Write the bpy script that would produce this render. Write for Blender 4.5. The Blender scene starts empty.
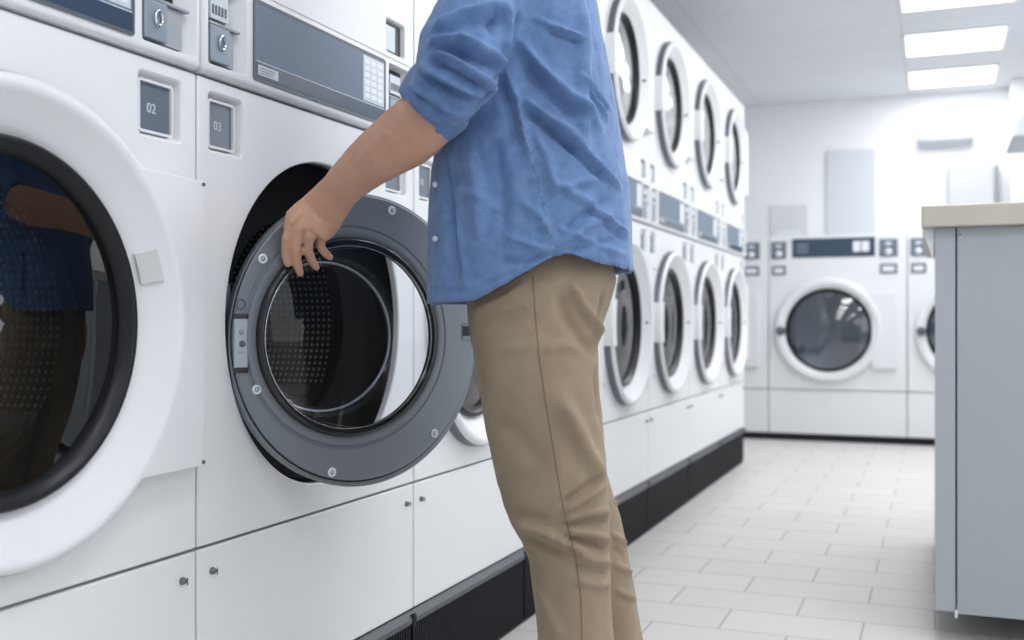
import bpy, bmesh, math, random
import numpy as np
from mathutils import Vector, Matrix, noise
from mathutils.bvhtree import BVHTree

random.seed(7)
C = bpy.context.scene.collection
SC = bpy.context.scene
PI = math.pi

# ------------------------------------------------------------------ camera
F = 1060.0                       # focal length in pixels of the 1024 wide frame
A = math.atan(423.0 / F)         # yaw to the left of the row direction
HY = 322.0                       # horizon row
H = 0.913                        # eye height
D = 1.15                         # distance to the plane of the machine fronts
cam = bpy.data.cameras.new('camera')
cam.sensor_width = 36.0
cam.lens = F * 36.0 / 1024.0
cam.shift_y = (HY - 320.0) / 1024.0
cam.clip_start = 0.05
cam.dof.use_dof = True
cam.dof.focus_distance = 1.95
cam.dof.aperture_fstop = 3.2
co = bpy.data.objects.new('camera', cam)
C.objects.link(co)
co.location = (0, 0, H)
co.rotation_euler = (PI / 2, 0, A)
SC.camera = co

# ------------------------------------------------------------------ world, lights, exposure
w = bpy.data.worlds.new('world')
SC.world = w
w.use_nodes = True
w.node_tree.nodes['Background'].inputs[0].default_value = (0.86, 0.93, 1.0, 1)
w.node_tree.nodes['Background'].inputs[1].default_value = 0.5
SC.view_settings.view_transform = 'Standard'
SC.view_settings.look = 'None'
SC.view_settings.gamma = 1.0
SC.view_settings.use_curve_mapping = False
SC.view_settings.exposure = -0.15
SC.cycles.use_denoising = True
SC.cycles.max_bounces = 8
SC.cycles.sample_clamp_indirect = 6.0

CEIL = 2.78
PANELS = [(0.12, 8.72), (0.12, 7.63), (0.12, 6.48), (0.12, 5.3), (0.12, 4.1), (0.12, 2.9), (0.12, 1.7), (0.12, 0.5), (0.12, -0.7),
          (1.75, 8.6), (1.75, 6.5), (1.75, 4.1), (1.75, 1.7), (1.75, -0.7)]
PANEL_W, PANEL_L = 0.61, 0.58


def area(name, loc, rot, sx, sy, power, col=(1, 1, 1)):
    l = bpy.data.lights.new(name, 'AREA')
    l.shape = 'RECTANGLE'
    l.size = sx
    l.size_y = sy
    l.energy = power
    l.color = col
    o = bpy.data.objects.new(name, l)
    C.objects.link(o)
    o.location = loc
    o.rotation_euler = rot
    return o


# area lamps added as daylight at unseen windows, behind the camera and right
area('added_daylight_rear', (0.3, -2.35, 1.45), (PI / 2, 0, 0), 3.6, 2.1, 6, (0.90, 0.95, 1.0))
area('added_daylight_right', (2.5, 2.6, 1.55), (PI / 2, 0, PI / 2), 4.6, 1.6, 36, (0.90, 0.95, 1.0))


# ------------------------------------------------------------------ pixel helpers (measuring only)
VR = Vector((math.cos(A), math.sin(A), 0))     # camera right
VD = Vector((-math.sin(A), math.cos(A), 0))    # camera forward
VU = Vector((0, 0, 1))
EYE = Vector((0, 0, H))


def pt(px, py, dep):
    return EYE + VD * dep + VR * ((px - 512) / F * dep) + VU * ((HY - py) / F * dep)


def ray(px, py):
    return (VD + VR * ((px - 512) / F) + VU * ((HY - py) / F)).normalized()


# ------------------------------------------------------------------ materials
def mat(name, col, rough=0.5, metal=0.0, spec=0.5, bump=0.0, bscale=40, coat=0.0, var=0.0, vscale=3.0, sheen=0.0):
    m = bpy.data.materials.new(name)
    m.use_nodes = True
    nt = m.node_tree
    b = nt.nodes['Principled BSDF']
    b.inputs['Base Color'].default_value = (*col, 1)
    b.inputs['Roughness'].default_value = rough
    b.inputs['Metallic'].default_value = metal
    b.inputs['Specular IOR Level'].default_value = spec
    b.inputs['Coat Weight'].default_value = coat
    b.inputs['Sheen Weight'].default_value = sheen
    tc = nt.nodes.new('ShaderNodeTexCoord')
    if bump:
        n = nt.nodes.new('ShaderNodeTexNoise')
        n.inputs['Scale'].default_value = bscale
        n.inputs['Detail'].default_value = 4
        bp = nt.nodes.new('ShaderNodeBump')
        bp.inputs['Strength'].default_value = bump
        bp.inputs['Distance'].default_value = 0.004
        nt.links.new(tc.outputs['Object'], n.inputs['Vector'])
        nt.links.new(n.outputs['Fac'], bp.inputs['Height'])
        nt.links.new(bp.outputs['Normal'], b.inputs['Normal'])
    if var:
        n2 = nt.nodes.new('ShaderNodeTexNoise')
        n2.inputs['Scale'].default_value = vscale
        n2.inputs['Detail'].default_value = 5
        mx = nt.nodes.new('ShaderNodeMix')
        mx.data_type = 'RGBA'
        mx.inputs[6].default_value = (*[c * (1 - var) for c in col], 1)
        mx.inputs[7].default_value = (*[min(1, c * (1 + var)) for c in col], 1)
        nt.links.new(tc.outputs['Object'], n2.inputs['Vector'])
        nt.links.new(n2.outputs['Fac'], mx.inputs[0])
        nt.links.new(mx.outputs[2], b.inputs['Base Color'])
    return m


def glass_mat(name, tint, rough=0.01, edge=0.85, boost=1.0):
    m = bpy.data.materials.new(name)
    m.use_nodes = True
    nt = m.node_tree
    nt.nodes.clear()
    out = nt.nodes.new('ShaderNodeOutputMaterial')
    tr = nt.nodes.new('ShaderNodeBsdfTransparent')
    tr.inputs[0].default_value = (*tint, 1)
    gl = nt.nodes.new('ShaderNodeBsdfGlossy')
    gl.inputs['Color'].default_value = (1, 1, 1, 1)
    gl.inputs['Roughness'].default_value = rough
    fr = nt.nodes.new('ShaderNodeLayerWeight')
    fr.inputs['Blend'].default_value = 0.5
    pw = nt.nodes.new('ShaderNodeMath')
    pw.operation = 'POWER'
    pw.inputs[1].default_value = 5
    nt.links.new(fr.outputs['Facing'], pw.inputs[0])
    mu = nt.nodes.new('ShaderNodeMath')
    mu.operation = 'MULTIPLY_ADD'
    mu.use_clamp = True
    mu.inputs[1].default_value = edge
    mu.inputs[2].default_value = 0.05 * boost
    mx = nt.nodes.new('ShaderNodeMixShader')
    nt.links.new(pw.outputs[0], mu.inputs[0])
    nt.links.new(mu.outputs[0], mx.inputs[0])
    nt.links.new(tr.outputs[0], mx.inputs[1])
    nt.links.new(gl.outputs[0], mx.inputs[2])
    nt.links.new(mx.outputs[0], out.inputs[0])
    return m


def emis(name, col, s):
    m = bpy.data.materials.new(name)
    m.use_nodes = True
    b = m.node_tree.nodes['Principled BSDF']
    b.inputs['Base Color'].default_value = (*col, 1)
    b.inputs['Emission Color'].default_value = (*col, 1)
    b.inputs['Emission Strength'].default_value = s
    return m


def brick_mat(name, c1, c2, mortar, bw, rh, ms, off, rough, bump=0.3, shift=(0, 0), spec=0.5):
    m = bpy.data.materials.new(name)
    m.use_nodes = True
    nt = m.node_tree
    b = nt.nodes['Principled BSDF']
    b.inputs['Roughness'].default_value = rough
    b.inputs['Specular IOR Level'].default_value = spec
    tc = nt.nodes.new('ShaderNodeTexCoord')
    mp = nt.nodes.new('ShaderNodeMapping')
    mp.inputs['Location'].default_value = (shift[0], shift[1], 0)
    br = nt.nodes.new('ShaderNodeTexBrick')
    br.offset = off
    br.inputs['Color1'].default_value = (*c1, 1)
    br.inputs['Color2'].default_value = (*c2, 1)
    br.inputs['Mortar'].default_value = (*mortar, 1)
    br.inputs['Scale'].default_value = 1
    br.inputs['Mortar Size'].default_value = ms
    br.inputs['Mortar Smooth'].default_value = 0.3
    br.inputs['Brick Width'].default_value = bw
    br.inputs['Row Height'].default_value = rh
    bp = nt.nodes.new('ShaderNodeBump')
    bp.inputs['Strength'].default_value = bump
    bp.inputs['Distance'].default_value = 0.002
    bp.invert = True
    nt.links.new(tc.outputs['Object'], mp.inputs[0])
    nt.links.new(mp.outputs[0], br.inputs['Vector'])
    nt.links.new(br.outputs['Color'], b.inputs['Base Color'])
    nt.links.new(br.outputs['Fac'], bp.inputs['Height'])
    nt.links.new(bp.outputs['Normal'], b.inputs['Normal'])
    return m


def perforated_mat(name, base, dot, pitch, R, back=False):
    """Dark drum steel with a regular grid of small bright pressed dots."""
    m = bpy.data.materials.new(name)
    m.use_nodes = True
    nt = m.node_tree
    L = nt.links
    b = nt.nodes['Principled BSDF']
    b.inputs['Roughness'].default_value = 0.5
    b.inputs['Metallic'].default_value = 0.2
    tc = nt.nodes.new('ShaderNodeTexCoord')
    sp = nt.nodes.new('ShaderNodeSeparateXYZ')
    L.new(tc.outputs['Object'], sp.inputs[0])

    def mth(op, a, bb=None):
        n = nt.nodes.new('ShaderNodeMath')
        n.operation = op
        for i, v in enumerate((a, bb)):
            if v is None:
                continue
            if isinstance(v, (int, float)):
                n.inputs[i].default_value = v
            else:
                L.new(v, n.inputs[i])
        return n.outputs[0]
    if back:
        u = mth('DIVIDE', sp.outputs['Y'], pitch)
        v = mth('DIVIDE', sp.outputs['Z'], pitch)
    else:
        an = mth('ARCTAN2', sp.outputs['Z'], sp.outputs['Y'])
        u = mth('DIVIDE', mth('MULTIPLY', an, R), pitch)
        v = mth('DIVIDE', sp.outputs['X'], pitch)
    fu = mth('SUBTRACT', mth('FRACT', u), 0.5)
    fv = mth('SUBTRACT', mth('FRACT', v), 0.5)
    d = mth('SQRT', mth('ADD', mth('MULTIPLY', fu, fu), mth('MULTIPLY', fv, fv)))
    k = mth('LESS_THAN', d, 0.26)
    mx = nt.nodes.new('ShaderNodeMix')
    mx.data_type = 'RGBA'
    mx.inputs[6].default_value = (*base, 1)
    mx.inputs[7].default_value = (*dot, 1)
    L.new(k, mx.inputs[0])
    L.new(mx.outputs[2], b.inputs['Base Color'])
    return m


def cloth_mat(name, c1, c2, vs, wave, bumps, rough=0.9, sheen=0.2, fine=(0.9, 1.1)):
    """Woven cloth: colour mottling plus thread bump."""
    m = bpy.data.materials.new(name)
    m.use_nodes = True
    nt = m.node_tree
    L = nt.links
    b = nt.nodes['Principled BSDF']
    b.inputs['Roughness'].default_value = rough
    b.inputs['Sheen Weight'].default_value = sheen
    b.inputs['Specular IOR Level'].default_value = 0.2
    tc = nt.nodes.new('ShaderNodeTexCoord')
    n = nt.nodes.new('ShaderNodeTexNoise')
    n.inputs['Scale'].default_value = vs
    n.inputs['Detail'].default_value = 8
    n.inputs['Roughness'].default_value = 0.65
    L.new(tc.outputs['Object'], n.inputs['Vector'])
    rp = nt.nodes.new('ShaderNodeValToRGB')
    rp.color_ramp.elements[0].position = 0.3
    rp.color_ramp.elements[1].position = 0.7
    rp.color_ramp.elements[0].color = (*c1, 1)
    rp.color_ramp.elements[1].color = (*c2, 1)
    L.new(n.outputs['Fac'], rp.inputs[0])
    L.new(rp.outputs[0], b.inputs['Base Color'])
    n2 = nt.nodes.new('ShaderNodeTexNoise')
    n2.inputs['Scale'].default_value = wave
    n2.inputs['Detail'].default_value = 3
    n2.inputs['Distortion'].default_value = 0.6
    L.new(tc.outputs['Object'], n2.inputs['Vector'])
    n3 = nt.nodes.new('ShaderNodeTexNoise')
    n3.inputs['Scale'].default_value = 600
    L.new(tc.outputs['Object'], n3.inputs['Vector'])
    b1 = nt.nodes.new('ShaderNodeBump')
    b1.inputs['Strength'].default_value = bumps[0]
    b1.inputs['Distance'].default_value = 0.012
    b2 = nt.nodes.new('ShaderNodeBump')
    b2.inputs['Strength'].default_value = bumps[1]
    b2.inputs['Distance'].default_value = 0.001
    L.new(n2.outputs['Fac'], b1.inputs['Height'])
    L.new(n3.outputs['Fac'], b2.inputs['Height'])
    L.new(b1.outputs[0], b2.inputs['Normal'])
    L.new(b2.outputs[0], b.inputs['Normal'])
    return m


M = {}
M['enamel'] = mat('white_enamel', (0.82, 0.83, 0.85), 0.32, spec=0.45)
M['plastic'] = mat('white_plastic', (0.80, 0.81, 0.835), 0.38)
M['wall'] = mat('wall_paint', (0.90, 0.91, 0.93), 0.85, bump=0.05, bscale=60)
M['ceiling'] = brick_mat('ceiling_tiles', (0.74, 0.76, 0.79), (0.75, 0.77, 0.80), (0.62, 0.64, 0.68), 1.2, 0.6, 0.006, 0.0, 0.9, 0.3, (0.2, 0.15))
M['floor'] = brick_mat('floor_tiles', (0.665, 0.65, 0.63), (0.69, 0.675, 0.655), (0.36, 0.35, 0.345), 0.4, 0.23, 0.0032, 0.5, 0.42, 0.35, (0.0, 0.06), 0.35)
M['black'] = mat('black_rubber', (0.010, 0.012, 0.015), 0.35, spec=0.3)
M['void'] = mat('matt_black', (0.006, 0.007, 0.009), 0.8, spec=0.1)
M['blackg'] = mat('black_gloss', (0.012, 0.014, 0.018), 0.2)
M['kick'] = mat('kick_black', (0.010, 0.012, 0.016), 0.55, spec=0.25)
M['rail'] = mat('kick_rail', (0.07, 0.08, 0.095), 0.4)
M['rim'] = mat('door_rim_metal', (0.17, 0.19, 0.22), 0.35, metal=0.6)
M['greydoor'] = mat('grey_door_metal', (0.215, 0.24, 0.27), 0.48, metal=0.35)
M['greylight'] = mat('grey_light_metal', (0.42, 0.47, 0.52), 0.35, metal=0.4)
M['darkgrey'] = mat('dark_grey', (0.10, 0.115, 0.135), 0.4)
M['display'] = mat('display_panel', (0.16, 0.21, 0.28), 0.4, spec=0.2)
M['display2'] = mat('display_strip', (0.045, 0.07, 0.115), 0.25, spec=0.4)
M['label'] = mat('white_label', (0.62, 0.68, 0.74), 0.4)
M['labelw'] = mat('bright_label', (0.80, 0.83, 0.87), 0.4)
M['recess_white'] = mat('recess_white', (0.70, 0.71, 0.72), 0.5)
M['recess'] = mat('recess_grey', (0.36, 0.39, 0.43), 0.5)
M['coingrey'] = mat('coin_plate', (0.30, 0.35, 0.41), 0.35, metal=0.3)
M['window'] = mat('price_window', (0.15, 0.185, 0.23), 0.15, spec=0.8)
M['chrome'] = mat('chrome', (0.62, 0.64, 0.67), 0.2, metal=1.0)
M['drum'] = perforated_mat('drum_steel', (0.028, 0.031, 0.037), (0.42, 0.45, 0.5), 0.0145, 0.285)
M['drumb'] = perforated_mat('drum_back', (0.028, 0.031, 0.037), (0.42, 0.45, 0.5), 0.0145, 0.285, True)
M['drumlite'] = mat('dryer_drum', (0.40, 0.46, 0.53), 0.35, metal=0.3)
M['glass'] = glass_mat('door_glass', (0.80, 0.86, 0.92), 0.16, 0.8, 6.0)
M['glassd'] = glass_mat('door_glass_dark', (0.55, 0.57, 0.60), 0.015, 0.6, 2.0)
M['clear'] = glass_mat('clear_bowl', (0.96, 0.97, 0.985), 0.01, 0.35, 0.5)
M['lamp'] = emis('lamp_diffuser', (1.0, 1.0, 1.0), 3.0)
M['cab'] = mat('cabinet_grey', (0.39, 0.43, 0.45), 0.55)
M['cabe'] = mat('cabinet_edge', (0.42, 0.45, 0.49), 0.5)
M['counter'] = mat('beige_laminate', (0.54, 0.50, 0.43), 0.4, var=0.06, vscale=12)
M['skin'] = mat('skin', (0.60, 0.345, 0.24), 0.5, spec=0.35, bump=0.25, bscale=160, var=0.16, vscale=22)
M['skin'].node_tree.nodes['Principled BSDF'].inputs['Subsurface Weight'].default_value = 0.12
M['skin'].node_tree.nodes['Principled BSDF'].inputs['Subsurface Radius'].default_value = (0.012, 0.004, 0.002)
M['nail'] = mat('nail', (0.62, 0.40, 0.33), 0.3)
M['shirt'] = cloth_mat('shirt_chambray', (0.11, 0.19, 0.38), (0.165, 0.275, 0.50), 45, 18, (0.35, 0.35))
M['stitch'] = cloth_mat('shirt_seam', (0.075, 0.14, 0.30), (0.22, 0.33, 0.55), 120, 60, (0.5, 0.3))
M['pants'] = cloth_mat('khaki_twill', (0.265, 0.205, 0.14), (0.34, 0.27, 0.19), 8, 10, (0.28, 0.3), sheen=0.1)
M['pseam'] = mat('khaki_seam', (0.21, 0.155, 0.10), 0.9)
M['hair'] = mat('hair', (0.035, 0.022, 0.014), 0.6, bump=0.8, bscale=90)
M['shoe'] = mat('shoe_leather', (0.10, 0.055, 0.03), 0.45)
M['button'] = mat('shirt_button', (0.68, 0.72, 0.78), 0.3)
M['eye'] = mat('eye', (0.75, 0.74, 0.72), 0.25)


# ------------------------------------------------------------------ mesh helpers
class MB:
    def __init__(s):
        s.v = []
        s.f = []

    def add(s, vs, fs):
        o = len(s.v)
        s.v += [tuple(v) for v in vs]
        s.f += [tuple(i + o for i in f) for f in fs]
        return s

    def box(s, x0, x1, y0, y1, z0, z1):
        vs = [(x, y, z) for x in (x0, x1) for y in (y0, y1) for z in (z0, z1)]
        return s.add(vs, [(0, 1, 3, 2), (4, 6, 7, 5), (0, 4, 5, 1), (2, 3, 7, 6), (0, 2, 6, 4), (1, 5, 7, 3)])

    def lathe(s, prof, cy=0, cz=0, n=72, closed=False):
        """profile [(x, r)] turned about the x axis through (cy, cz)"""
        vs = []
        for x, r in prof:
            for k in range(n):
                t = 2 * PI * k / n
                vs.append((x, cy + r * math.cos(t), cz + r * math.sin(t)))
        fs = []
        m = len(prof)
        for i in range(m if closed else m - 1):
            j = (i + 1) % m
            for k in range(n):
                k2 = (k + 1) % n
                fs.append((i * n + k, i * n + k2, j * n + k2, j * n + k))
        return s.add(vs, fs)

    def loft(s, rings, cap=True):
        n = len(rings[0])
        vs = [p for r in rings for p in r]
        fs = []
        for i in range(len(rings) - 1):
            for k in range(n):
                k2 = (k + 1) % n
                fs.append((i * n + k, i * n + k2, (i + 1) * n + k2, (i + 1) * n + k))
        if cap:
            fs.append(tuple(range(n - 1, -1, -1)))
            fs.append(tuple((len(rings) - 1) * n + k for k in range(n)))
        return s.add(vs, fs)

    def tube(s, path, rad, n=14, squash=None, caps=True):
        """path of points with radii; round end caps; squash=(axis, factor) flattens the section"""
        P = [Vector(p) for p in path]
        R = list(rad) if hasattr(rad, '__len__') else [rad] * len(P)
        if caps:
            d0 = (P[0] - P[1]).normalized()
            d1 = (P[-1] - P[-2]).normalized()
            P = [P[0] + d0 * R[0] * .92, P[0] + d0 * R[0] * .7] + P + [P[-1] + d1 * R[-1] * .7, P[-1] + d1 * R[-1] * .92]
            R = [R[0] * .38, R[0] * .72] + R + [R[-1] * .72, R[-1] * .38]
        rings = []
        ref = None
        for i, p in enumerate(P):
            t = (P[min(i + 1, len(P) - 1)] - P[max(i - 1, 0)]).normalized()
            if ref is None:
                ref = Vector((0, 0, 1)) if abs(t.z) < .9 else Vector((1, 0, 0))
            u = (ref - t * ref.dot(t)).normalized()
            ref = u
            v = t.cross(u)
            ring = []
            for k in range(n):
                a = 2 * PI * k / n
                q = u * math.cos(a) * R[i] + v * math.sin(a) * R[i]
                if squash:
                    ax, f = squash
                    q = q - ax * q.dot(ax) * (1 - f)
                ring.append(p + q)
            rings.append(ring)
        return s.loft(rings)

    def build(s, name, m, parent=None, origin=None, smooth=40, bevel=0, loc=None):
        o_ = origin if origin is not None else Vector((0, 0, 0))
        me = bpy.data.meshes.new(name)
        me.from_pydata([(v[0] - o_[0], v[1] - o_[1], v[2] - o_[2]) for v in s.v], [], s.f)
        bm = bmesh.new()
        bm.from_mesh(me)
        bmesh.ops.recalc_face_normals(bm, faces=bm.faces)
        bm.to_mesh(me)
        bm.free()
        me.materials.append(m)
        if smooth:
            me.polygons.foreach_set('use_smooth', [True] * len(me.polygons))
            if smooth < 180:
                me.set_sharp_from_angle(angle=math.radians(smooth))
        o = bpy.data.objects.new(name, me)
        C.objects.link(o)
        if parent is not None:
            o.parent = parent
        if loc is not None:
            o.location = loc
        if bevel:
            b = o.modifiers.new('bevel', 'BEVEL')
            b.width = bevel
            b.segments = 3
            b.limit_method = 'ANGLE'
            b.angle_limit = math.radians(40)
            b.harden_normals = False
        return o


def bake(o):
    """replace an object's mesh by its modified mesh"""
    dg = bpy.context.evaluated_depsgraph_get()
    dg.update()
    me = bpy.data.meshes.new_from_object(o.evaluated_get(dg))
    o.modifiers.clear()
    o.data = me
    return o


def cut(o, cutters):
    for c in cutters:
        b = o.modifiers.new('cut', 'BOOLEAN')
        b.operation = 'DIFFERENCE'
        b.solver = 'EXACT'
        b.object = c
    bake(o)
    for c in cutters:
        bpy.data.objects.remove(c)
    return o


def flat_then_sharp(o, ang=35):
    me = o.data
    me.polygons.foreach_set('use_smooth', [True] * len(me.polygons))
    me.set_sharp_from_angle(angle=math.radians(ang))


def empty(name, loc, rz=0):
    o = bpy.data.objects.new(name, None)
    C.objects.link(o)
    o.location = loc
    o.rotation_euler = (0, 0, rz)
    o.empty_display_size = 0.1
    return o


def tag(o, label, cat=None, group=None, kind=None):
    o['label'] = label
    if cat:
        o['category'] = cat
    if group:
        o['group'] = group
    if kind:
        o['kind'] = kind
    return o


def struct(name, mb, m, bevel=0):
    o = mb.build(name, m, bevel=bevel, smooth=0)
    o['kind'] = 'structure'
    return o


def rrect(cy, cz, hy, hz, r, x, n=6):
    pts = []
    for (sy, sz, a0) in ((1, 1, 0), (-1, 1, 90), (-1, -1, 180), (1, -1, 270)):
        for k in range(n + 1):
            a = math.radians(a0 + 90 * k / n)
            pts.append((x, cy + sy * (hy - r) + r * math.cos(a), cz + sz * (hz - r) + r * math.sin(a)))
    return pts


def frame_mb(cy, cz, hy, hz, r, t, x0, x1):
    """rounded rectangular frame"""
    a = rrect(cy, cz, hy, hz, r, x0)
    b = rrect(cy, cz, hy, hz, r, x1)
    c = rrect(cy, cz, hy - t, hz - t, max(r - t, .001), x1)
    d = rrect(cy, cz, hy - t, hz - t, max(r - t, .001), x0)
    n = len(a)
    mb = MB()
    vs = a + b + c + d
    fs = []
    for i in range(4):
        j = (i + 1) % 4
        for k in range(n):
            k2 = (k + 1) % n
            fs.append((i * n + k, i * n + k2, j * n + k2, j * n + k))
    return mb.add(vs, fs)


def slab_mb(cy, cz, hy, hz, r, x0, x1):
    return MB().loft([rrect(cy, cz, hy, hz, r, x0), rrect(cy, cz, hy, hz, r, x1)])


def text_part(s, size, m, parent, loc, rot=(PI / 2, 0, PI / 2)):
    cu = bpy.data.curves.new('number', 'FONT')
    cu.body = s
    cu.size = size
    cu.extrude = 0.0004
    cu.align_x = 'CENTER'
    cu.align_y = 'CENTER'
    cu.materials.append(m)
    o = bpy.data.objects.new('number', cu)
    C.objects.link(o)
    dg = bpy.context.evaluated_depsgraph_get()
    dg.update()
    me = bpy.data.meshes.new_from_object(o.evaluated_get(dg))
    bpy.data.objects.remove(o)
    o = bpy.data.objects.new('number', me)
    C.objects.link(o)
    o.parent = parent
    o.location = loc
    o.rotation_euler = rot
    return o


# ------------------------------------------------------------------ the room
XL, XR, YB, YF = -2.35, 2.7, 9.3, -2.5
struct('floor', MB().box(XL, XR, YF, YB, -0.1, 0.0), M['floor'])
struct('ceiling', MB().box(XL, XR, YF, YB, CEIL, CEIL + 0.1), M['ceiling'])
struct('wall_back', MB().box(XL - .1, XR + .1, YB, YB + 0.1, -0.1, CEIL + .1), M['wall'])
struct('wall_left', MB().box(XL - .1, XL, YF, YB, -0.1, CEIL + .1), M['wall'])
mb = MB().box(XR, XR + .1, YF, YB, -0.1, 0.75).box(XR, XR + .1, YF, YB, 2.35, CEIL + .1)
mb.box(XR, XR + .1, YF, 0.2, .75, 2.35).box(XR, XR + .1, 5.0, YB, .75, 2.35)
struct('wall_right', mb, M['wall'])
mb = MB().box(XL - .1, XR + .1, YF - .1, YF, -0.1, 0.4).box(XL - .1, XR + .1, YF - .1, YF, 2.5, CEIL + .1)
mb.box(XL - .1, -1.5, YF - .1, YF, .4, 2.5).box(2.1, XR + .1, YF - .1, YF, .4, 2.5)
struct('wall_front', mb, M['wall'])
wf = frame_mb(0.3, 1.45, 1.8, 1.05, .01, .06, -.05, .05)
w1 = wf.box(-.04, .04, .27, .33, .42, 2.48).build('window_1', M['plastic'], smooth=0)
w1.rotation_euler = (0, 0, -PI / 2)
w1.location = (0, YF - .05, 0)
w1['kind'] = 'structure'
w2 = frame_mb(2.6, 1.55, 2.4, .8, .01, .06, -.05, .05).box(-.04, .04, 2.57, 2.63, .8, 2.3).build('window_2', M['plastic'], smooth=0)
w2.location = (XR + .05, 0, 0)
w2['kind'] = 'structure'
# slim white post by the back wall and the flush panel in the back wall
struct('trim_1', MB().box(0.545, 0.66, 8.95, 9.298, 0, CEIL), M['wall'], .004)

# ceiling light panels
for i, (x, y) in enumerate(PANELS):
    r = empty('ceiling_light', (x, y, CEIL))
    lab = {0: 'white square ceiling light panel nearest the back wall', 1: 'white square ceiling light panel, middle of the three in view',
           2: 'white square ceiling light panel cut by the top edge of the view'}.get(i, 'square ceiling light panel farther along the ceiling, out of the photo')
    tag(r, lab, 'ceiling light', 'ceiling light panels')
    f = frame_mb(0, 0, PANEL_W / 2 + .012, PANEL_L / 2 + .012, .004, .02, .0, .012).build('frame', M['plastic'], r, smooth=0)
    f.rotation_euler = (0, PI / 2, PI / 2)
    f.location = (0, 0, 0)
    d = MB().box(-PANEL_W / 2, PANEL_W / 2, -PANEL_L / 2, PANEL_L / 2, -.008, -.001).build('diffuser', M['lamp'], r, smooth=0)
    a_ = area('ceiling_lamp', (0, 0, -.012), (0, 0, 0), PANEL_W, PANEL_L, (8.0 if y > 8 else 20.0) if y > 6 else 9.0, (0.97, 0.985, 1.0))
    a_.parent = r


# ------------------------------------------------------------------ stacked washer and dryer units
W = 0.797          # width of a unit
DY, DZ, DR = 0.40, 0.911, 0.332        # washer door
UY, UZ, UR = 0.40, 1.925, 0.29        # dryer door
TOP = 2.31
DEEP = 0.95
G = 0.0025


def cyl_cutter(cy, cz, r, x0, x1):
    return MB().lathe([(x0, .0001), (x0, r), (x1, r), (x1, .0001)], cy, cz, 96).build('cutter', M['black'], smooth=0)


def box_cutter(*a):
    return MB().box(*a).build('cutter', M['black'], smooth=0)


def taper_cutter(y0, y1, z0, z1, depth, tin):
    """pocket that narrows inward"""
    cy, cz = (y0 + y1) / 2, (z0 + z1) / 2
    hy, hz = (y1 - y0) / 2, (z1 - z0) / 2
    return MB().loft([rrect(cy, cz, hy - tin, hz - tin, .006, -depth), rrect(cy, cz, hy, hz, .008, 0.0), rrect(cy, cz, hy + .0005, hz + .0005, .008, .05)]).build('cutter', M['black'], smooth=0)


COLS = ((.031, .125), (.657, .758))
CCOLS = ((.014, .122), (.650, .782))


def washer_door_mesh(R, dark_rim=True):
    """white ring of a closed door: returns (ring, side) meshes about the x axis at origin"""
    k = R / 0.326
    ring = [(.026, R - .003), (.032, R - .004), (.037, R - .008), (.039, R - .014), (.038, R - .020), (.034, R - .027),
            (-.004, .262 * k), (-.008, .250 * k), (-.012, .247 * k)]
    side = [(0.0, R), (.023, R - .001), (.026, R - .003)]
    return ring, side


def torus_x(R, r, x, n=72, m=12, sx=1.0):
    mb = MB()
    prof = [(x + r * sx * math.sin(2 * PI * i / m), R + r * math.cos(2 * PI * i / m)) for i in range(m)]
    return mb.lathe(prof, 0, 0, n, closed=True)


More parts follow.
